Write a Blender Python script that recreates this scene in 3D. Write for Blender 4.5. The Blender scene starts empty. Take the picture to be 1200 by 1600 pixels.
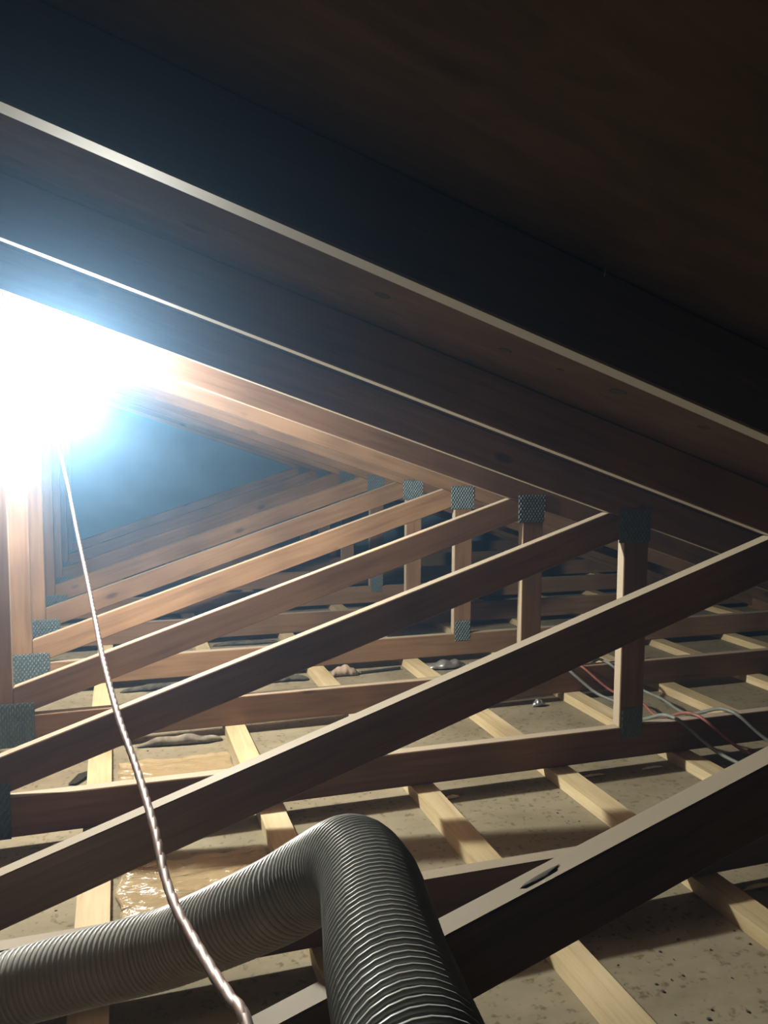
import bpy, bmesh, math, random
from mathutils import Matrix, Vector, noise

scene = bpy.context.scene
col = scene.collection
random.seed(7)

# ------------------------------------------------------------------ camera
F_PX = 1294.34
R_ = Vector((0.95128, -0.30827, 0.00559))
U_ = Vector((0.02018, 0.08034, 0.99656))
F_ = Vector((0.30766, 0.94790, -0.08265))
cam_d = bpy.data.cameras.new('camera')
cam = bpy.data.objects.new('camera', cam_d)
col.objects.link(cam)
m = Matrix((R_, U_, -F_)).transposed().to_4x4()
m.translation = Vector((0, 0, 0.7942))
cam.matrix_world = m
cam_d.sensor_fit = 'VERTICAL'
cam_d.sensor_height = 36.0
cam_d.lens = F_PX * 36.0 / 1600.0
cam_d.clip_start = 0.02
cam_d.clip_end = 60
scene.camera = cam

# ------------------------------------------------------------------ world: dark, with dusty air
HAZE_DENSITY = 0.032
HAZE_G = 0.90
w = bpy.data.worlds.new('attic_air')
scene.world = w
w.use_nodes = True
nt = w.node_tree
nt.nodes.clear()
wo = nt.nodes.new('ShaderNodeOutputWorld')
bg = nt.nodes.new('ShaderNodeBackground')
bg.inputs[0].default_value = (0, 0, 0, 1)
bg.inputs[1].default_value = 0
vs = nt.nodes.new('ShaderNodeVolumeScatter')
vs.inputs['Color'].default_value = (0.40, 0.66, 1.0, 1)
vs.inputs['Density'].default_value = HAZE_DENSITY
vs.inputs['Anisotropy'].default_value = HAZE_G
nt.links.new(bg.outputs[0], wo.inputs[0])
v2 = nt.nodes.new('ShaderNodeVolumeScatter')            # finer dust, scatters to all sides
v2.inputs['Color'].default_value = (0.13, 0.48, 1.0, 1)
v2.inputs['Density'].default_value = 0.012
v2.inputs['Anisotropy'].default_value = 0.0
va = nt.nodes.new('ShaderNodeAddShader')
nt.links.new(vs.outputs[0], va.inputs[0])
nt.links.new(v2.outputs[0], va.inputs[1])
nt.links.new(va.outputs[0], wo.inputs[1])

# ------------------------------------------------------------------ exposure / view
LAMP_STRENGTH = 4200.0
LAMP_COLOR = (0.98, 1.0, 0.93)
LAMP_POS = Vector((-0.178, 2.490, 0.935))
scene.view_settings.view_transform = 'Standard'
scene.view_settings.look = 'None'
scene.view_settings.exposure = 0.0
scene.view_settings.gamma = 1.0
scene.view_settings.use_curve_mapping = False
scene.cycles.use_light_tree = False      # a single lamp
scene.cycles.max_bounces = 8
scene.cycles.diffuse_bounces = 5
scene.cycles.volume_bounces = 0

# ------------------------------------------------------------------ materials
def new_mat(name):
    mt = bpy.data.materials.new(name)
    mt.use_nodes = True
    n = mt.node_tree.nodes
    l = mt.node_tree.links
    return mt, n, l, n['Principled BSDF']

def ramp(n, stops):
    r = n.new('ShaderNodeValToRGB')
    e = r.color_ramp.elements
    e[0].position, e[0].color = stops[0][0], (*stops[0][1], 1)
    e[1].position, e[1].color = stops[-1][0], (*stops[-1][1], 1)
    for p, c in stops[1:-1]:
        x = e.new(p)
        x.color = (*c, 1)
    return r

def wood_mat(name, dark, mid, light, rough=0.65, knots=True, scale=1.0, vary=0.25, knot_col=(0.05, 0.025, 0.012), edge=None):
    """timber: long grain along local X, per-object offset, occasional knots"""
    mt, n, l, b = new_mat(name)
    tc = n.new('ShaderNodeTexCoord')
    oi = n.new('ShaderNodeObjectInfo')
    off = n.new('ShaderNodeVectorMath'); off.operation = 'MULTIPLY_ADD'
    cmb = n.new('ShaderNodeCombineXYZ')
    for i in range(3):
        l.new(oi.outputs['Random'], cmb.inputs[i])
    l.new(cmb.outputs[0], off.inputs[0])
    off.inputs[1].default_value = (37.0, 11.0, 23.0)
    l.new(tc.outputs['Object'], off.inputs[2])
    mp = n.new('ShaderNodeMapping')
    mp.inputs['Scale'].default_value = (1.6 * scale, 26 * scale, 26 * scale)
    l.new(off.outputs[0], mp.inputs[0])
    nz = n.new('ShaderNodeTexNoise')
    nz.inputs['Scale'].default_value = 2.0
    nz.inputs['Detail'].default_value = 3
    nz.inputs['Roughness'].default_value = 0.6
    nz.inputs['Distortion'].default_value = 0.6
    l.new(mp.outputs[0], nz.inputs['Vector'])
    r = ramp(n, [(0.28, dark), (0.5, mid), (0.75, light)])
    l.new(nz.outputs[0], r.inputs[0])
    # broad blotches of age
    nb = n.new('ShaderNodeTexNoise')
    nb.inputs['Scale'].default_value = 4.0
    nb.inputs['Detail'].default_value = 1
    l.new(off.outputs[0], nb.inputs['Vector'])
    rb = ramp(n, [(0.3, (0.72, 0.70, 0.68)), (0.7, (1.1, 1.1, 1.1))])
    l.new(nb.outputs[0], rb.inputs[0])
    mx = n.new('ShaderNodeMix'); mx.data_type = 'RGBA'; mx.blend_type = 'MULTIPLY'
    mx.inputs[0].default_value = 1.0
    l.new(r.outputs[0], mx.inputs[6]); l.new(rb.outputs[0], mx.inputs[7])
    out = mx.outputs[2]
    if knots:
        mk = n.new('ShaderNodeMapping')
        mk.inputs['Scale'].default_value = (3.2, 7.0, 7.0)
        l.new(off.outputs[0], mk.inputs[0])
        vo = n.new('ShaderNodeTexVoronoi')
        vo.inputs['Scale'].default_value = 1.0
        vo.inputs['Randomness'].default_value = 1.0
        l.new(mk.outputs[0], vo.inputs['Vector'])
        rk = ramp(n, [(0.05, (0.8, 0.8, 0.8)), (0.11, (0, 0, 0))])
        l.new(vo.outputs['Distance'], rk.inputs[0])
        mk2 = n.new('ShaderNodeMix'); mk2.data_type = 'RGBA'
        l.new(rk.outputs[0], mk2.inputs[0])
        l.new(out, mk2.inputs[6])
        mk2.inputs[7].default_value = (*knot_col, 1)
        out = mk2.outputs[2]
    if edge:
        # lamp light put into the colour: narrow edges paler than the broad faces
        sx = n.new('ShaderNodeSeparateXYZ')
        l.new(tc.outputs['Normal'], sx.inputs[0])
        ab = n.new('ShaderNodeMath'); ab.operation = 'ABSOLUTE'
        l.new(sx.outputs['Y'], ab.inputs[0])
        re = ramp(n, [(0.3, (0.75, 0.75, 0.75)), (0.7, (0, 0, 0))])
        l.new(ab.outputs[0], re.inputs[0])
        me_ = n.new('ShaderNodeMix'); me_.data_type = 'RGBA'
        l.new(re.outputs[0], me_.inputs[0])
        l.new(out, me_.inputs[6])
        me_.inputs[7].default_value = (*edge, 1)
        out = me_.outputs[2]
    # per-piece brightness
    hv = n.new('ShaderNodeHueSaturation')
    mr = n.new('ShaderNodeMapRange')
    mr.inputs['To Min'].default_value = 1 - vary
    mr.inputs['To Max'].default_value = 1 + vary * 0.5
    l.new(oi.outputs['Random'], mr.inputs[0])
    l.new(mr.outputs[0], hv.inputs['Value'])
    l.new(out, hv.inputs['Color'])
    l.new(hv.outputs[0], b.inputs['Base Color'])
    b.inputs['Roughness'].default_value = rough
    b.inputs['Specular IOR Level'].default_value = 0.25
    return mt

def plain_mat(name, c, rough=0.5, metal=0.0, spec=0.4, noise_amt=0.15, nscale=40.0, bump=0.0):
    mt, n, l, b = new_mat(name)
    tc = n.new('ShaderNodeTexCoord')
    nz = n.new('ShaderNodeTexNoise')
    nz.inputs['Scale'].default_value = nscale
    nz.inputs['Detail'].default_value = 4
    l.new(tc.outputs['Object'], nz.inputs['Vector'])
    lo = tuple(x * (1 - noise_amt) for x in c)
    hi = tuple(min(1, x * (1 + noise_amt)) for x in c)
    r = ramp(n, [(0.3, lo), (0.7, hi)])
    l.new(nz.outputs[0], r.inputs[0])
    l.new(r.outputs[0], b.inputs['Base Color'])
    b.inputs['Roughness'].default_value = rough
    b.inputs['Metallic'].default_value = metal
    b.inputs['Specular IOR Level'].default_value = spec
    if bump:
        bp = n.new('ShaderNodeBump')
        bp.inputs['Strength'].default_value = bump
        bp.inputs['Distance'].default_value = 0.004
        l.new(nz.outputs[0], bp.inputs['Height'])
        l.new(bp.outputs[0], b.inputs['Normal'])
    return mt

M = {}
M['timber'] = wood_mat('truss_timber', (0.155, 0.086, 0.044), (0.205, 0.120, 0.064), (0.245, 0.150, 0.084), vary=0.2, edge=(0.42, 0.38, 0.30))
M['batten'] = wood_mat('batten_pine', (0.46, 0.36, 0.20), (0.56, 0.46, 0.28), (0.64, 0.55, 0.37), vary=0.12, knot_col=(0.35, 0.2, 0.09))
M['sheathing'] = wood_mat('roof_ply', (0.105, 0.058, 0.034), (0.14, 0.08, 0.048), (0.18, 0.105, 0.065), scale=0.5, knots=True, vary=0.0)
M['zinc'] = plain_mat('zinc_plate', (0.10, 0.128, 0.138), rough=0.5, metal=0.5, nscale=60)
M['hose'] = plain_mat('hose_plastic', (0.43, 0.44, 0.42), rough=0.36, spec=0.5, noise_amt=0.12, nscale=25)
M['rib'] = plain_mat('hose_rib', (0.43, 0.44, 0.42), rough=0.36, spec=0.55, noise_amt=0.08, nscale=25)
def cord_mat(name, c):
    """clear-sheathed stranded wire: light passes through the sheath"""
    mt, n, l, b = new_mat(name)
    b.inputs['Base Color'].default_value = (*c, 1)
    b.inputs['Roughness'].default_value = 0.5
    b.inputs['Metallic'].default_value = 0.6
    b.inputs['Specular IOR Level'].default_value = 0.8
    tr = n.new('ShaderNodeBsdfTranslucent'); tr.inputs[0].default_value = (*c, 1)
    mx = n.new('ShaderNodeMixShader'); mx.inputs[0].default_value = 0.12
    tc = n.new('ShaderNodeTexCoord'); nz = n.new('ShaderNodeTexNoise'); nz.inputs['Scale'].default_value = 60
    l.new(tc.outputs['Object'], nz.inputs['Vector'])
    r = ramp(n, [(0.3, tuple(x * 0.85 for x in c)), (0.7, c)])
    l.new(nz.outputs[0], r.inputs[0]); l.new(r.outputs[0], b.inputs['Base Color']); l.new(r.outputs[0], tr.inputs[0])
    l.new(b.outputs[0], mx.inputs[1]); l.new(tr.outputs[0], mx.inputs[2])
    l.new(mx.outputs[0], n['Material Output'].inputs[0])
    return mt
M['cord_a'] = cord_mat('cord_copper', (0.80, 0.62, 0.58))
M['cord_b'] = cord_mat('cord_silver', (0.86, 0.72, 0.69))
M['felt'] = plain_mat('felt_scrap', (0.075, 0.07, 0.06), rough=0.95, spec=0.1, noise_amt=0.5, nscale=45, bump=0.6)
M['rag'] = plain_mat('grey_wadding', (0.20, 0.18, 0.145), rough=0.95, spec=0.1, noise_amt=0.45, nscale=40, bump=0.6)
M['paper'] = plain_mat('crumpled_paper', (0.32, 0.25, 0.19), rough=0.8, spec=0.2, noise_amt=0.25, nscale=25)
M['foil'] = plain_mat('foil', (0.34, 0.35, 0.36), rough=0.3, metal=0.6, noise_amt=0.3, nscale=40)
M['chip'] = plain_mat('pale_chip', (0.72, 0.66, 0.54), rough=0.7, spec=0.2)
M['red_cable'] = plain_mat('red_cable', (0.26, 0.10, 0.08), rough=0.5)
M['grey_cable'] = plain_mat('grey_cable', (0.16, 0.18, 0.17), rough=0.55)
M['black'] = plain_mat('black_plastic', (0.03, 0.03, 0.03), rough=0.4)
M['white_plastic'] = plain_mat('white_plastic', (0.75, 0.75, 0.73), rough=0.4)
M['steel'] = plain_mat('steel_wire', (0.5, 0.5, 0.5), rough=0.35, metal=1.0)
M['scrap'] = plain_mat('dark_scrap', (0.06, 0.055, 0.035), rough=0.8)

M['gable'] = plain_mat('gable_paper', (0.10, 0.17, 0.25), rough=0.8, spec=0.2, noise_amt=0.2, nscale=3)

def board_mat():
    mt, n, l, b = new_mat('dusty_ceiling_board')
    tc = n.new('ShaderNodeTexCoord')
    mp = n.new('ShaderNodeMapping'); mp.inputs['Scale'].default_value = (0.8, 1.6, 1)
    l.new(tc.outputs['Object'], mp.inputs[0])
    a = n.new('ShaderNodeTexNoise'); a.inputs['Scale'].default_value = 5; a.inputs['Detail'].default_value = 4; a.inputs['Roughness'].default_value = 0.65
    l.new(mp.outputs[0], a.inputs['Vector'])
    r = ramp(n, [(0.3, (0.185, 0.160, 0.106)), (0.5, (0.225, 0.196, 0.134)), (0.7, (0.27, 0.238, 0.168))])
    l.new(a.outputs[0], r.inputs[0])
    s = n.new('ShaderNodeTexNoise'); s.inputs['Scale'].default_value = 70; s.inputs['Detail'].default_value = 3
    l.new(tc.outputs['Object'], s.inputs['Vector'])
    rs = ramp(n, [(0.30, (0.55, 0.52, 0.48)), (0.42, (1, 1, 1))])
    l.new(s.outputs[0], rs.inputs[0])
    mx = n.new('ShaderNodeMix'); mx.data_type = 'RGBA'; mx.blend_type = 'MULTIPLY'; mx.inputs[0].default_value = 1
    l.new(r.outputs[0], mx.inputs[6]); l.new(rs.outputs[0], mx.inputs[7])
    l.new(mx.outputs[2], b.inputs['Base Color'])
    b.inputs['Roughness'].default_value = 0.85
    b.inputs['Specular IOR Level'].default_value = 0.2
    bp = n.new('ShaderNodeBump'); bp.inputs['Strength'].default_value = 0.25; bp.inputs['Distance'].default_value = 0.003
    l.new(s.outputs[0], bp.inputs['Height']); l.new(bp.outputs[0], b.inputs['Normal'])
    return mt
M['board'] = board_mat()

def film_mat():
    mt, n, l, b = new_mat('clear_plastic_film')
    b.inputs['Base Color'].default_value = (0.62, 0.47, 0.26, 1)
    b.inputs['Roughness'].default_value = 0.16
    b.inputs['Specular IOR Level'].default_value = 0.8
    b.inputs['Alpha'].default_value = 0.35
    tc = n.new('ShaderNodeTexCoord')
    mp = n.new('ShaderNodeMapping'); mp.inputs['Scale'].default_value = (5, 22, 5)
    mp.inputs['Rotation'].default_value = (0, 0, 0.2)
    l.new(tc.outputs['Object'], mp.inputs[0])
    nz = n.new('ShaderNodeTexNoise'); nz.inputs['Scale'].default_value = 2.5; nz.inputs['Detail'].default_value = 3
    nz.inputs['Distortion'].default_value = 0.8
    l.new(mp.outputs[0], nz.inputs['Vector'])
    bp = n.new('ShaderNodeBump'); bp.inputs['Strength'].default_value = 0.8; bp.inputs['Distance'].default_value = 0.015
    l.new(nz.outputs[0], bp.inputs['Height']); l.new(bp.outputs[0], b.inputs['Normal'])
    return mt
M['film'] = film_mat()

def bulb_mat():
    mt, n, l, b = new_mat('lit_bulb')
    n.remove(b)
    em = n.new('ShaderNodeEmission')
    em.inputs[0].default_value = (*LAMP_COLOR, 1)
    em.inputs[1].default_value = LAMP_STRENGTH
    l.new(em.outputs[0], n['Material Output'].inputs[0])
    return mt
M['bulb'] = bulb_mat()

# ------------------------------------------------------------------ helpers
def link(name, me, mat, parent=None, smooth=False):
    if mat is not None and not me.materials:
        me.materials.append(mat)
    if smooth:
        for p in me.polygons:
            p.use_smooth = True
    o = bpy.data.objects.new(name, me)
    col.objects.link(o)
    if parent is not None:
        o.parent = parent
    return o

def empty(name, loc=(0, 0, 0)):
    o = bpy.data.objects.new(name, None)
    o.empty_display_size = 0.1
    o.location = loc
    col.objects.link(o)
    return o

def tag(o, label=None, cat=None, group=None, kind=None):
    if label: o['label'] = label
    if cat: o['category'] = cat
    if group: o['group'] = group
    if kind: o['kind'] = kind
    return o

def bevel(bm, width, segs=1):
    bmesh.ops.bevel(bm, geom=list(bm.edges), offset=width, segments=segs, profile=0.5, affect='EDGES', clamp_overlap=True)

def slab(name, pts, y0, y1, angle, mat, parent, bev=0.0022):
    """prism: polygon in the XZ plane extruded from y0 to y1; object's local X follows the timber's length"""
    cx = sum(p[0] for p in pts) / len(pts)
    cz = sum(p[1] for p in pts) / len(pts)
    ca, sa = math.cos(-angle), math.sin(-angle)
    bm = bmesh.new()
    loc = [((x - cx) * ca - (z - cz) * sa, (x - cx) * sa + (z - cz) * ca) for x, z in pts]
    h = (y1 - y0) / 2
    v0 = [bm.verts.new((x, -h, z)) for x, z in loc]
    v1 = [bm.verts.new((x, h, z)) for x, z in loc]
    bm.faces.new(v0); bm.faces.new(v1[::-1])
    k = len(pts)
    for i in range(k):
        bm.faces.new((v0[i], v1[i], v1[(i + 1) % k], v0[(i + 1) % k]))
    bmesh.ops.recalc_face_normals(bm, faces=bm.faces)
    bevel(bm, bev)
    me = bpy.data.meshes.new(name); bm.to_mesh(me); bm.free()
    o = link(name, me, mat, parent)
    o.location = (cx, (y0 + y1) / 2, cz)
    o.rotation_euler = (0, -angle, 0)
    return o

def tube_mesh(name, pts, rad, segs=8, cap=True):
    """pts: list of Vector; rad: float or list"""
    n = len(pts)
    rads = rad if isinstance(rad, (list, tuple)) else [rad] * n
    verts, faces = [], []
    t = (pts[1] - pts[0]).normalized()
    a = Vector((0, 0, 1)) if abs(t.z) < 0.9 else Vector((1, 0, 0))
    nrm = t.cross(a).normalized()
    for i in range(n):
        t = (pts[min(i + 1, n - 1)] - pts[max(i - 1, 0)]).normalized()
        nrm = (nrm - t * nrm.dot(t)).normalized()
        bn = t.cross(nrm)
        for j in range(segs):
            th = 2 * math.pi * j / segs
            verts.append(pts[i] + (nrm * math.cos(th) + bn * math.sin(th)) * rads[i])
    for i in range(n - 1):
        for j in range(segs):
            k = (j + 1) % segs
            faces.append((i * segs + j, i * segs + k, (i + 1) * segs + k, (i + 1) * segs + j))
    if cap:
        faces.append(tuple(range(segs))[::-1])
        faces.append(tuple((n - 1) * segs + j for j in range(segs)))
    me = bpy.data.meshes.new(name)
    me.from_pydata([tuple(v) for v in verts], [], faces)
    me.update()
    return me

def spline(ctrl, step):
    """Catmull-Rom through ctrl, resampled at an even arc step"""
    P = [Vector(c) for c in ctrl]
    P = [P[0] * 2 - P[1]] + P + [P[-1] * 2 - P[-2]]
    dense = []
    for i in range(1, len(P) - 2):
        for k in range(40):
            t = k / 40
            p0, p1, p2, p3 = P[i - 1], P[i], P[i + 1], P[i + 2]
            dense.append(0.5 * ((2 * p1) + (p2 - p0) * t + (2 * p0 - 5 * p1 + 4 * p2 - p3) * t * t + (3 * p1 - p0 - 3 * p2 + p3) * t ** 3))
    dense.append(P[-2])
    out = [dense[0]]
    acc = 0.0
    for a, b in zip(dense, dense[1:]):
        d = (b - a).length
        while d > 0 and acc + d >= step:
            f = (step - acc) / d
            a = a.lerp(b, f)
            out.append(a.copy())
            d = (b - a).length
            acc = 0.0
        acc += d
    return out

def lathe_mesh(name, prof, segs=24):
    verts, faces = [], []
    for r, z in prof:
        for j in range(segs):
            th = 2 * math.pi * j / segs
            verts.append((r * math.cos(th), r * math.sin(th), z))
    for i in range(len(prof) - 1):
        for j in range(segs):
            k = (j + 1) % segs
            faces.append((i * segs + j, i * segs + k, (i + 1) * segs + k, (i + 1) * segs + j))
    faces.append(tuple(range(segs))[::-1])
    faces.append(tuple((len(prof) - 1) * segs + j for j in range(segs)))
    me = bpy.data.meshes.new(name)
    me.from_pydata(verts, [], faces); me.update()
    return me

# ------------------------------------------------------------------ geometry of the roof
SP = 0.6
Y1 = 0.757
N_TRUSS = 10
T = 0.033
D = 0.0913
XC = -0.34                       # ridge line
BT = 0.030                       # batten thickness
ZB = -D - BT                     # top of the ceiling board
rb = lambda x: 1.0407 - 0.3368 * x          # underside of the right-hand rafters
wt = lambda x: 0.1816 + 0.3332 * x          # top of the diagonal web
wb = lambda x: wt(x) - 0.0884
VD = 0.0955                      # rafter depth measured vertically
rt = lambda x: rb(x) + VD
SLOPE = math.atan(0.3368)
WSL = math.atan(0.3332)
KX = -0.295
VX, VW = 1.3345, 0.0777
EAVE = 3.5
Y_NEAR, Y_FAR = -1.6, Y1 + SP * (N_TRUSS - 1) + 0.25
mir = lambda pts: [(2 * XC - x, z) for x, z in pts][::-1]

# floor = back of the ceiling board of the room below
def box_mesh(name, x0, x1, y0, y1, z0, z1, bev=0.0):
    bm = bmesh.new()
    bmesh.ops.create_cube(bm, size=1)
    for v in bm.verts:
        v.co = ((x0 + x1) / 2 + v.co.x * (x1 - x0), (y0 + y1) / 2 + v.co.y * (y1 - y0), (z0 + z1) / 2 + v.co.z * (z1 - z0))
    if bev: bevel(bm, bev)
    me = bpy.data.meshes.new(name); bm.to_mesh(me); bm.free()
    return me

XL = 2 * XC - EAVE
tag(link('floor', box_mesh('floor', XL, EAVE, Y_NEAR, Y_FAR, ZB - 0.013, ZB), M['board']),
    'dusty beige back of ceiling board lying below the battens', None, None, 'structure')

# ceiling = underside of the roof sheathing, both slopes
pts = [(EAVE + 0.1, rt(EAVE + 0.1)), (XC, rt(XC)), (2 * XC - EAVE - 0.1, rt(EAVE + 0.1))]
up = [(x, z + 0.016) for x, z in pts][::-1]
prof = pts + up
bm = bmesh.new()
v0 = [bm.verts.new((x, Y_NEAR, z)) for x, z in prof]
v1 = [bm.verts.new((x, Y_FAR, z)) for x, z in prof]
for a, b in ((0, 1), (1, 2), (2, 3), (3, 4), (4, 5), (5, 0)):
    bm.faces.new((v0[a], v0[b], v1[b], v1[a]))
for vv in (v0, v1):
    bm.faces.new((vv[0], vv[1], vv[4], vv[5])); bm.faces.new((vv[1], vv[2], vv[3], vv[4]))
bmesh.ops.recalc_face_normals(bm, faces=bm.faces)
me = bpy.data.meshes.new('ceiling'); bm.to_mesh(me); bm.free()
roof = tag(link('ceiling', me, M['sheathing']), 'dark brown plywood underside of the pitched roof', None, None, 'structure')
# gable wall at the far end, boarded, and the eaves walls
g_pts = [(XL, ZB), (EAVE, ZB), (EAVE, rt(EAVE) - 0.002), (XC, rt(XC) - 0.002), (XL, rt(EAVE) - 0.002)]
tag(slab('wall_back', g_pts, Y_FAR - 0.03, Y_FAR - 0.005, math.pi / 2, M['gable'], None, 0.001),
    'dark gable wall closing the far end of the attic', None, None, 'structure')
tag(link('wall_left', box_mesh('wall_left', XL + 0.02, XL + 0.09, Y_NEAR, Y_FAR - 0.04, ZB, rt(EAVE) - 0.01), M['sheathing']),
    'low dark eaves wall along the left edge', None, None, 'structure')
tag(link('wall_right', box_mesh('wall_right', EAVE - 0.09, EAVE - 0.02, Y_NEAR, Y_FAR - 0.04, ZB, rt(EAVE) - 0.01), M['sheathing']),
    'low dark eaves wall along the right edge', None, None, 'structure')

# ------------------------------------------------------------------ nail plates
def plate_mesh(name, wx, wz, nx, nz):
    """pressed steel connector: one sheet, rows of raised tooth slots"""
    bm = bmesh.new()
    sub = 2
    gx, gz = nx * sub + 1, nz * sub + 1
    grid = []
    for j in range(gz + 1):
        row = []
        for i in range(gx + 1):
            x = (i / gx - 0.5) * wx
            z = (j / gz - 0.5) * wz
            ci, cj = i // sub, j // sub
            hgt = 0.0
            if (i % sub == 1) and (ci + (j // sub)) % 2 == 0 and 0 < j < gz:
                hgt = 0.0022
            row.append(bm.verts.new((x, -0.0012 - hgt, z)))
        grid.append(row)
    for j in range(gz):
        for i in range(gx):
            bm.faces.new((grid[j][i], grid[j][i + 1], grid[j + 1][i + 1], grid[j + 1][i]))
    # rim down to the timber
    rim = [grid[0][i] for i in range(gx + 1)] + [grid[j][gx] for j in range(1, gz + 1)] + \
          [grid[gz][i] for i in range(gx - 1, -1, -1)] + [grid[j][0] for j in range(gz - 1, 0, -1)]
    low = [bm.verts.new((v.co.x, 0.0, v.co.z)) for v in rim]
    k = len(rim)
    for i in range(k):
        bm.faces.new((rim[i], low[i], low[(i + 1) % k], rim[(i + 1) % k]))
    me = bpy.data.meshes.new(name); bm.to_mesh(me); bm.free()
    return me
PL_JOINT = plate_mesh('nail_plate_joint', 0.100, 0.096, 16, 10)
PL_KING = plate_mesh('nail_plate_king', 0.150, 0.130, 22, 13)
PL_FOOT = plate_mesh('nail_plate_foot', 0.066, 0.088, 10, 9)
PL_RIDGE = plate_mesh('nail_plate_ridge', 0.150, 0.090, 14, 7)
for q in (PL_JOINT, PL_KING, PL_FOOT, PL_RIDGE):
    q.materials.append(M['zinc'])

# ------------------------------------------------------------------ trusses
def make_truss():
    t = empty('roof_truss')
    r_pts = [(XC, rb(XC)), (EAVE, rb(EAVE)), (EAVE, rt(EAVE) - 0.001), (XC, rt(XC) - 0.001)]
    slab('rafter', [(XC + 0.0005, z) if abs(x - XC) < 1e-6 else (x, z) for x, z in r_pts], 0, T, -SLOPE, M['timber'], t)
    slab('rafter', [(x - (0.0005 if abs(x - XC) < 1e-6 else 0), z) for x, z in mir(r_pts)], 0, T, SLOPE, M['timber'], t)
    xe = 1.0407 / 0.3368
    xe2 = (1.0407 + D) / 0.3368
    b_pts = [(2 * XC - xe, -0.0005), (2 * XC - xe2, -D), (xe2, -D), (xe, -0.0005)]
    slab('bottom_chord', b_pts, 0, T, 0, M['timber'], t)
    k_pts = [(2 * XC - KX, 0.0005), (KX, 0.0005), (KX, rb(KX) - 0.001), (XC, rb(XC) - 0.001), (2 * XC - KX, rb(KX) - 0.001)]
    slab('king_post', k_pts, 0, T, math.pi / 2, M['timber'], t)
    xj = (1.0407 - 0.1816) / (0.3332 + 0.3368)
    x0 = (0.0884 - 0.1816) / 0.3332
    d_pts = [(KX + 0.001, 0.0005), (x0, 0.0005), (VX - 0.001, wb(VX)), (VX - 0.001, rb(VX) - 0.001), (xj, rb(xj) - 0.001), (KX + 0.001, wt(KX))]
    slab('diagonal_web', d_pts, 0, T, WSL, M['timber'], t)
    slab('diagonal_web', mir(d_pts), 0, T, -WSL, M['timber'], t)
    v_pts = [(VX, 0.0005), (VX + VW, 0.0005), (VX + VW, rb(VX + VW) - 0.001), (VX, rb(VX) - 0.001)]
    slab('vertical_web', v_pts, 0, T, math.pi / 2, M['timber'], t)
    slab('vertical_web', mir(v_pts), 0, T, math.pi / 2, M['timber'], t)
    for me, x, z, ry in ((PL_JOINT, 1.366, 0.572, 0.0), (PL_JOINT, 2 * XC - 1.366, 0.572, 0.0),
                         (PL_KING, -0.312, -0.028, 0.0), (PL_RIDGE, XC, rb(XC) + 0.01, 0.0),
                         (PL_FOOT, VX + VW / 2, 0.012, 0.0), (PL_FOOT, 2 * XC - VX - VW / 2, 0.012, 0.0)):
        p = link('nail_plate', me, None, t)
        p.location = (x, 0, z)
        p.rotation_euler = (0, ry, 0)
    return t

TRUSS_LABELS = [
    'nearest roof truss, its diagonal web running behind the ribbed grey hose',
    'second roof truss from the camera, dark diagonal crossing the whole frame above the hose',
    'third roof truss from the camera, its thick post carrying a bright lit left edge',
    'fourth roof truss, brown lit diagonal web level with the glaring lamp',
    'fifth roof truss, pale tan diagonal web just beyond the lamp',
    'sixth roof truss, hazy brown diagonal behind the pale tan one',
    'seventh roof truss, fading grey brown diagonal in blue haze',
    'eighth roof truss, faint diagonal deep in the blue haze',
    'ninth roof truss, barely visible in haze before the last truss',
    'last roof truss, standing against the far gable wall',
]
proto = make_truss()
trusses = [proto]
for i in range(1, N_TRUSS):
    c = proto.copy(); col.objects.link(c)
    for ch in list(proto.children):
        d = ch.copy(); col.objects.link(d); d.parent = c
    trusses.append(c)
for i, t in enumerate(trusses):
    t.location = (0, Y1 + SP * i, 0)
    tag(t, TRUSS_LABELS[i], 'roof truss', 'timber roof trusses in a row')

# ------------------------------------------------------------------ ceiling battens under the joists
BAT_X0, BAT_SP, BAT_W = 0.312, 0.4, 0.062
BAT_LABELS = {
    -1: 'pale pine batten at the left edge, just left of the plastic films',
    0: 'pale pine batten left of the hose bend, right of the plastic films',
    1: 'pale pine batten running just right of the hose bend',
    2: 'pale pine batten just left of the vertical web posts',
    3: 'pale pine batten just right of the vertical web posts',
    4: 'pale pine batten under the red and grey cables',
    5: 'pale pine batten right of the cables in the dim eaves side',
    6: 'dim pine batten near the right eaves, second from the wall',
    7: 'dim pine batten closest to the right eaves wall',
}
bat_me = []
for k in range(3):
    L = Y_FAR - 0.06 - Y_NEAR
    bm = bmesh.new()
    n = 44
    rows = []
    rng = random.Random(30 + k)
    for i in range(n + 1):
        s = -L / 2 + L * i / n
        a = noise.noise(Vector((s * 1.3, k * 9.1, 0))) * 0.003
        wv = BAT_W / 2 + noise.noise(Vector((s * 2.0, k * 5.3, 4))) * 0.002
        rows.append([bm.verts.new((s, a - wv, 0)), bm.verts.new((s, a + wv, 0)), bm.verts.new((s, a + wv, BT - 0.0005)), bm.verts.new((s, a - wv, BT - 0.0005))])
    for i in range(n):
        for j in range(4):
            q = (j + 1) % 4
            bm.faces.new((rows[i][j], rows[i + 1][j], rows[i + 1][q], rows[i][q]))
    bm.faces.new(rows[0]); bm.faces.new(rows[-1][::-1])
    bmesh.ops.recalc_face_normals(bm, faces=bm.faces)
    me = bpy.data.meshes.new('ceiling_batten'); bm.to_mesh(me); bm.free()
    me.materials.append(M['batten'])
    bat_me.append(me)
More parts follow.
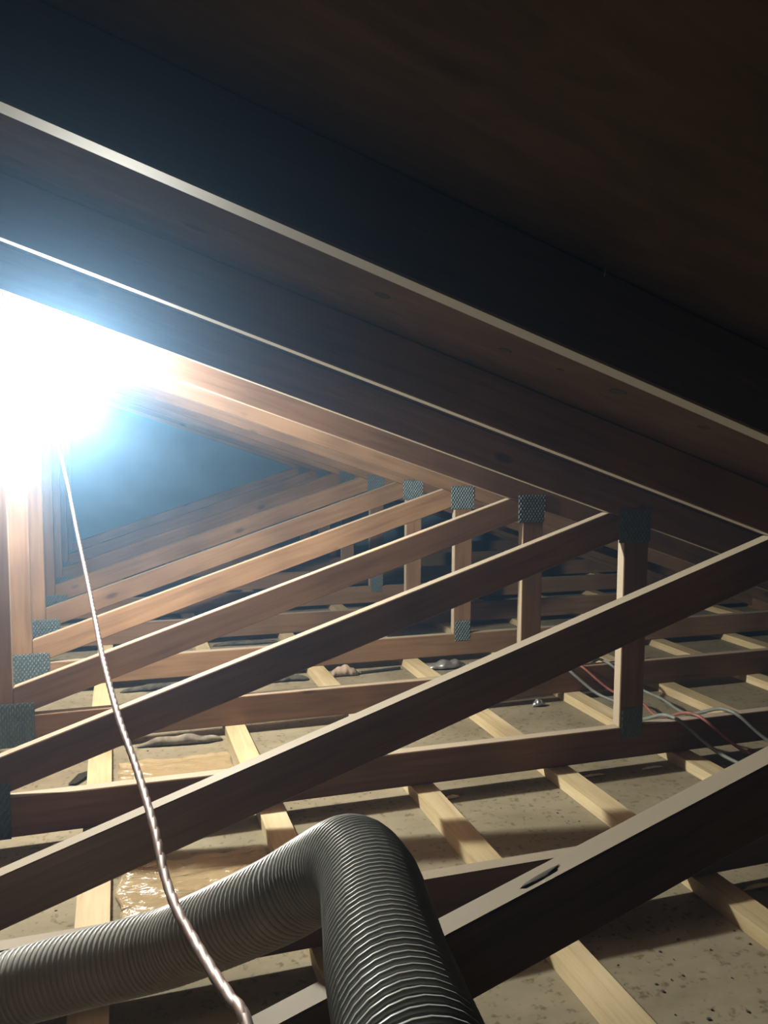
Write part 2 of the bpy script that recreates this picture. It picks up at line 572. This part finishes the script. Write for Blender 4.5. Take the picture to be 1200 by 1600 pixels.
for i in sorted(BAT_LABELS):
    o = link('ceiling_batten', bat_me[i % 3], None)
    o.rotation_euler = (0, 0, math.pi / 2)
    o.location = (BAT_X0 + BAT_SP * i + BAT_W / 2, (Y_FAR - 0.06 + Y_NEAR) / 2, ZB + 0.0002)
    tag(o, BAT_LABELS[i], 'batten', 'ceiling battens under the trusses')

# ------------------------------------------------------------------ ribbed hose over the nearest diagonal
HR = 0.0485
hose_ctrl = [(0.12, 0.16, -0.06), (0.125, 0.17, 0.10), (0.135, 0.22, 0.26), (0.15, 0.34, 0.365), (0.172, 0.43, 0.39), (0.188, 0.53, 0.384),
             (0.200, 0.60, 0.376), (0.216, 0.673, 0.366), (0.232, 0.755, 0.356), (0.236, 0.84, 0.336), (0.216, 0.905, 0.291), (0.182, 0.945, 0.250),
             (0.150, 0.985, 0.214), (0.104, 1.045, 0.163), (0.046, 1.112, 0.108), (-0.075, 1.180, 0.055), (-0.170, 1.215, 0.022),
             (-0.30, 1.235, -0.018), (-0.45, 1.22, -0.058), (-0.65, 1.15, -0.066), (-0.9, 1.08, -0.066)]
hp = spline(hose_ctrl, 0.0025)
hose = empty('vacuum_hose', tuple(hp[0]))
tag(hose, 'grey ribbed flexible hose arching over the nearest diagonal web', 'hose')
def to_local(me, o):
    me.transform(Matrix.Translation(-Vector(o.location)))
    return me
wall_pts = hp[::3]
link('hose_wall', to_local(tube_mesh('hose_wall', wall_pts, HR, 28), hose), M['hose'], hose, True)
# helix
PITCH = 0.0092
t0 = (hp[1] - hp[0]).normalized()
nrm = t0.cross(Vector((0, 1, 0))).normalized()
hel = []
s = 0.0
SEG = 26
step_s = PITCH / SEG
i = 0
frames = []
for i in range(len(hp)):
    t = (hp[min(i + 1, len(hp) - 1)] - hp[max(i - 1, 0)]).normalized()
    nrm = (nrm - t * nrm.dot(t)).normalized()
    frames.append((hp[i], nrm.copy(), t.cross(nrm)))
total = 0.0025 * (len(hp) - 1)
k = 0
while k * step_s < total - 0.003:
    s = k * step_s
    fi = s / 0.0025
    i0 = int(fi); ff = fi - i0
    i1 = min(i0 + 1, len(frames) - 1)
    c = frames[i0][0].lerp(frames[i1][0], ff)
    a = frames[i0][1].lerp(frames[i1][1], ff)
    b = frames[i0][2].lerp(frames[i1][2], ff)
    th = 2 * math.pi * k / SEG
    hel.append(c + (a * math.cos(th) + b * math.sin(th)) * (HR - 0.0002))
    k += 1
link('spiral_rib', to_local(tube_mesh('spiral_rib', hel, 0.0030, 6), hose), M['rib'], hose, True)

# ------------------------------------------------------------------ lamp
lamp = empty('work_lamp', tuple(LAMP_POS))
tag(lamp, 'glaring white lit bulb hung on the fourth truss at the left', 'lamp')
prof = [(0.004, 0.046), (0.016, 0.042), (0.026, 0.033), (0.0315, 0.020), (0.033, 0.006), (0.031, -0.008), (0.026, -0.022), (0.020, -0.034)]
link('bulb', lathe_mesh('bulb', prof, 16), M['bulb'], lamp, True)
prof = [(0.0205, -0.0345), (0.020, -0.052), (0.0155, -0.064), (0.0155, -0.068)]
link('bulb_base', lathe_mesh('bulb_base', prof, 20), M['white_plastic'], lamp, True)
prof = [(0.0215, -0.056), (0.0215, -0.058), (0.021, -0.088), (0.014, -0.100), (0.006, -0.106), (0.005, -0.112)]
prof = [(0.0165, -0.0665), (0.0205, -0.068), (0.0205, -0.094), (0.014, -0.104), (0.006, -0.110), (0.005, -0.116)]
link('lamp_holder', lathe_mesh('lamp_holder', prof, 20), M['black'], lamp, True)
hk = spline([(-0.0205, 0.0, -0.08), (-0.045, 0.02, -0.06), (-0.05, 0.032, 0.03), (-0.045, 0.050, 0.14), (-0.04, 0.060, 0.18), (-0.035, 0.0645, 0.20)], 0.006)
link('hanging_wire', tube_mesh('hanging_wire', hk, 0.0014, 6), M['steel'], lamp, True)

# ------------------------------------------------------------------ twisted cord from the lamp to below the camera
cord_ctrl = [(-0.178, 2.488, 0.815), (-0.172, 2.43, 0.790), (-0.1419, 2.2825, 0.7939), (-0.1038, 1.9779, 0.7086), (-0.0720, 1.6754, 0.6239), (-0.0492, 1.4524, 0.5712), (-0.0317, 1.2537, 0.5357), (-0.0195, 1.0901, 0.5195), (-0.0021, 0.9037, 0.5031), (0.0131, 0.7817, 0.4922), (0.0237, 0.6722, 0.4851), (0.0287, 0.6014, 0.4778), (0.0343, 0.5520, 0.4777), (0.0407, 0.5184, 0.4784), (0.0486, 0.4689, 0.4847), (0.0543, 0.4358, 0.4899), (0.0590, 0.4083, 0.4934),
             (0.062, 0.34, 0.48), (0.03, 0.25, 0.40), (-0.03, 0.19, 0.25), (-0.07, 0.16, 0.05), (-0.09, 0.12, -0.09), (-0.10, 0.02, -0.113), (-0.12, -0.15, -0.113)]
cp_ = spline(cord_ctrl, 0.004)
cord = empty('power_cord', tuple(cp_[0]))
tag(cord, 'twisted pinkish copper cord running from the lamp down to the foreground', 'cord')
t0 = (cp_[1] - cp_[0]).normalized()
nrm = t0.cross(Vector((1, 0, 0))).normalized()
sa, sb = [], []
for i, c in enumerate(cp_):
    t = (cp_[min(i + 1, len(cp_) - 1)] - cp_[max(i - 1, 0)]).normalized()
    nrm = (nrm - t * nrm.dot(t)).normalized()
    bn = t.cross(nrm)
    th = 2 * math.pi * i * 0.004 / 0.036
    o_ = (nrm * math.cos(th) + bn * math.sin(th)) * 0.00035
    sa.append(c + o_); sb.append(c - o_)
link('strand', to_local(tube_mesh('strand', sa, 0.0033, 8), cord), M['cord_a'], cord, True)
link('strand', to_local(tube_mesh('strand', sb, 0.0033, 8), cord), M['cord_b'], cord, True)

# ------------------------------------------------------------------ clear plastic film lying on the board
def film(name, x0, x1, y0, y1, z, seed, label):
    nx, ny = 46, 30
    verts, faces = [], []
    for j in range(ny + 1):
        for i in range(nx + 1):
            u, v = i / nx, j / ny
            x = x0 + (x1 - x0) * u + noise.noise(Vector((v * 5, seed, 0))) * 0.012
            y = y0 + (y1 - y0) * v + noise.noise(Vector((u * 6, seed, 3))) * 0.014
            h = 0.004 + 0.012 * abs(noise.noise(Vector((x * 7 + seed, y * 26 + x * 6, 0.3)))) + 0.006 * abs(noise.noise(Vector((x * 30, y * 50, seed))))
            verts.append((x, y, z + h))
    for j in range(ny):
        for i in range(nx):
            a = j * (nx + 1) + i
            faces.append((a, a + 1, a + nx + 2, a + nx + 1))
    me = bpy.data.meshes.new(name); me.from_pydata(verts, [], faces); me.update()
    o = link(name, me, M['film'], None, True)
    sm = o.modifiers.new('thickness', 'SOLIDIFY'); sm.thickness = 0.0006
    return tag(o, label, 'plastic film', 'sheets of plastic film on the ceiling board')
film('plastic_film', -0.01, 0.298, 2.03, 2.40, ZB, 3, 'wrinkled clear plastic film between joists, below the lamp')
film('plastic_film', -0.01, 0.298, 1.44, 1.80, ZB, 8, 'shiny crumpled plastic film behind the left run of the hose')

# ------------------------------------------------------------------ scraps along the joists
def scrap(name, x0, x1, y, wid, hgt, seed, mat, label, cat='scrap', group=None, lift=0.0):
    """lumpy strip lying on the board along a joist"""
    n, k = 26, 12
    verts, faces = [], []
    for i in range(n + 1):
        u = i / n
        x = x0 + (x1 - x0) * u
        env = 0.12 + 0.88 * math.sqrt(max(0.0, math.sin(math.pi * u)))
        yc = y + noise.noise(Vector((u * 1.7, seed + 0.37, 0))) * wid * 0.3
        ww = wid / 2 * env * (0.85 + 0.3 * noise.noise(Vector((u * 7, seed, 5))))
        hh = hgt * env * (0.85 + 0.25 * noise.noise(Vector((u * 6, seed, 9))))
        for j in range(k):
            th = 2 * math.pi * j / k
            jit = 1 + 0.14 * noise.noise(Vector((u * 16, j * 1.3, seed)))
            verts.append((x, yc + math.cos(th) * ww * jit, ZB + lift + hh * 0.5 + math.sin(th) * hh * 0.48 * (jit if th < math.pi else 1)))
    for i in range(n):
        for j in range(k):
            q = (j + 1) % k
            faces.append((i * k + j, i * k + q, (i + 1) * k + q, (i + 1) * k + j))
    faces.append(tuple(range(k))[::-1]); faces.append(tuple(n * k + j for j in range(k)))
    me = bpy.data.meshes.new(name); me.from_pydata(verts, [], faces); me.update()
    return tag(link(name, me, mat, None, True), label, cat, group)
Yk = lambda k: Y1 + SP * (k - 1)
SG = 'scraps lying along the joists'
scrap('wadding_roll', 0.045, 0.300, Yk(4) - 0.035, 0.040, 0.034, 1, M['rag'], 'grey wadding strip tucked against the fourth joist by the plastic film', 'scrap', SG)
scrap('felt_strip', 0.0, 0.295, Yk(5) - 0.04, 0.05, 0.028, 2, M['felt'], 'dark felt strip at left beside the fifth joist', 'scrap', SG)
scrap('crumpled_paper', 0.55, 0.70, Yk(5) - 0.07, 0.05, 0.030, 3, M['felt'], 'dark crumpled scrap just left of the pale bent paper', 'scrap', SG)
scrap('crumpled_paper', 0.785, 0.90, Yk(5) - 0.06, 0.055, 0.05, 4, M['paper'], 'pale brown crumpled paper beside the fifth joist', 'scrap', SG)
scrap('felt_strip', 0.40, 0.70, Yk(6) - 0.045, 0.05, 0.026, 5, M['felt'], 'dark felt strip beside the sixth joist', 'scrap', SG)
scrap('felt_strip', 0.02, 0.28, Yk(7) - 0.05, 0.06, 0.030, 12, M['felt'], 'small dark felt strip far off below the hazy diagonals', 'scrap', SG)
scrap('foil_clump', 1.185, 1.36, Yk(5) - 0.065, 0.075, 0.042, 6, M['foil'], 'crumpled silver foil beside the fifth joist', 'foil', SG)
scrap('plaster_crumb', 1.37, 1.42, Yk(4) - 0.03, 0.03, 0.028, 7, M['foil'], 'pale grey lump at the foot of the fourth joist', 'lump', SG)
scrap('wood_chip', 0.790, 0.835, Yk(3) - 0.035, 0.016, 0.010, 8, M['chip'], 'small pale wood chip against the third joist', 'wood chip', SG)
scrap('wood_chip', 1.20, 1.28, Yk(3) - 0.02, 0.012, 0.008, 9, M['chip'], 'thin pale splinter in shade under the third joist', 'wood chip', SG)
scrap('wood_chip', 1.40, 1.47, Yk(3) - 0.02, 0.012, 0.008, 10, M['chip'], 'thin splinter left of the cables under the third joist', 'wood chip', SG)
scrap('wood_chip', 1.215, 1.29, Yk(2) - 0.03, 0.014, 0.010, 11, M['chip'], 'pale splinter under the second joist, right of the nearest diagonal', 'wood chip', SG)
# curled dark scrap on the board near the left
verts = [(-0.025, -0.012, 0.001), (-0.008, -0.016, 0.004), (0.008, -0.004, 0.006), (0.026, 0.012, 0.002), (0.012, 0.014, 0.005), (-0.006, 0.006, 0.007)]
bm = bmesh.new()
f_ = bm.faces.new([bm.verts.new(v) for v in verts])
bmesh.ops.solidify(bm, geom=[f_], thickness=0.0015)
me = bpy.data.meshes.new('dark_scrap'); bm.to_mesh(me); bm.free()
o = tag(link('dark_scrap', me, M['scrap']), 'small dark curled scrap left of the plastic film, near the third joist', 'scrap')
o.location = (-0.105, 2.33, ZB + 0.002); o.scale = (1.3, 2.6, 1.3)

# loose grit on the board
rng = random.Random(5)
bm = bmesh.new()
for i in range(300):
    x = rng.uniform(-0.2, 2.3); y = rng.uniform(0.95, 2.5)
    if rng.random() < 0.45:
        x = rng.uniform(0.78, 1.5); y = rng.uniform(0.85, 1.33)
    fx = (x - BAT_X0) % BAT_SP
    if fx < BAT_W + 0.006 or fx > BAT_SP - 0.006: continue
    s = rng.uniform(0.0008, 0.0024)
    bmesh.ops.create_icosphere(bm, subdivisions=1, radius=s, matrix=Matrix.Translation((x, y, ZB + s * 0.5)) @ Matrix.Diagonal((rng.uniform(.7, 2), rng.uniform(.7, 2), .6, 1)))
me = bpy.data.meshes.new('loose_grit'); bm.to_mesh(me); bm.free()
tag(link('loose_grit', me, M['scrap']), 'dark grit and dust crumbs scattered on the ceiling board', 'grit', None, 'stuff')

# ------------------------------------------------------------------ cables over the joists
def cable(name, ctrl, r, mat, label, group='cables laid over the joists'):
    p = spline(ctrl, 0.012)
    return tag(link(name, tube_mesh(name, p, r, 8), mat, None, True), label, 'cable', group)
def over(k, x, r):
    """points that carry a cable over joist k at x"""
    y = Yk(k)
    return [(x - 0.03, y + 0.17, ZB + BT + r + 0.006), (x - 0.008, y + T + 0.022, -0.004 + r), (x, y + T / 2, r + 0.003), (x + 0.012, y - 0.022, -0.006 + r), (x + 0.085, y - 0.085, ZB + 0.05)]
ZC = ZB + BT + 0.0065
r = 0.0045
cable('electric_cable', [(1.42, 3.02, ZC)] + over(4, 1.565, r) + [(1.70, 2.38, ZC), (1.66, 2.22, ZC)] + over(3, 1.60, r)[1:] + [(1.74, 1.74, ZC), (1.80, 1.50, ZC)],
      r, M['red_cable'], 'dull red cable looping over the joists right of the posts')
r = 0.0055
cable('electric_cable', [(1.34, 3.0, ZC)] + over(4, 1.50, r) + [(1.615, 2.38, ZC), (1.575, 2.22, ZC)] + over(3, 1.52, r)[1:] + [(1.64, 1.74, ZC), (1.68, 1.50, ZC)],
      r, M['grey_cable'], 'grey cable passing behind the lit post, left of the red cable')
cable('electric_cable', [(1.52, 3.04, ZC)] + over(4, 1.68, r) + [(1.79, 2.38, ZC), (1.77, 2.22, ZC)] + over(3, 1.72, r)[1:] + [(1.87, 1.74, ZC), (1.93, 1.50, ZC)],
      r, M['grey_cable'], 'grey cable over the joists right of the red cable')
r = 0.004
cable('thin_wire', [(0.905, Yk(5) - 0.06, ZB + 0.006), (1.0, Yk(5) - 0.05, ZB + 0.007), (1.09, Yk(5) - 0.04, ZB + 0.008)], 0.006, M['black'],
      'short black wire between the crumpled paper and the foil', None)
# dark knots in the sheathing and in the nearest diagonal, and a nail point through the sheathing
def knot(name, loc, normal, along, rx, ry, parent):
    bm = bmesh.new()
    bmesh.ops.create_icosphere(bm, subdivisions=2, radius=1.0)
    z = Vector(normal).normalized(); x = Vector(along).normalized(); y = z.cross(x)
    for v in bm.verts:
        k = 1 + 0.35 * noise.noise(v.co * 1.7 + Vector(loc) * 9)
        v.co = x * v.co.x * rx * k + y * v.co.y * ry * k + z * v.co.z * 0.0007
    me = bpy.data.meshes.new(name); bm.to_mesh(me); bm.free()
    o = link(name, me, M['scrap'], parent, True)
    o.location = Vector(loc) - (parent.location if parent else Vector())
    return o
RN = (-0.3368, 0, -1)
for x, y, r_ in [(0.377, 1.1735, 0.014), (0.5841, 1.1887, 0.012), (0.592, 1.3416, 0.007), (0.669, 1.1683, 0.008), (0.7654, 1.1538, 0.016), (0.9292, 1.1485, 0.012)]:
    knot('knot', (x, y, rt(x)), RN, (1, 0, -0.3368), r_ * 0.8, r_ * 1.1, roof)
kn = knot('knot', (0.4319, 0.7705, wt(0.4319)), (-0.3332, 0, 1), (1, 0.06, 0.3332), 0.026, 0.0045, trusses[0])
nl = link('nail', lathe_mesh('nail', [(0.0016, 0.003), (0.0015, -0.006), (0.0003, -0.010)], 8), M['steel'], roof, True)
nl.location = (0.4801, 0.7529, rt(0.4801))
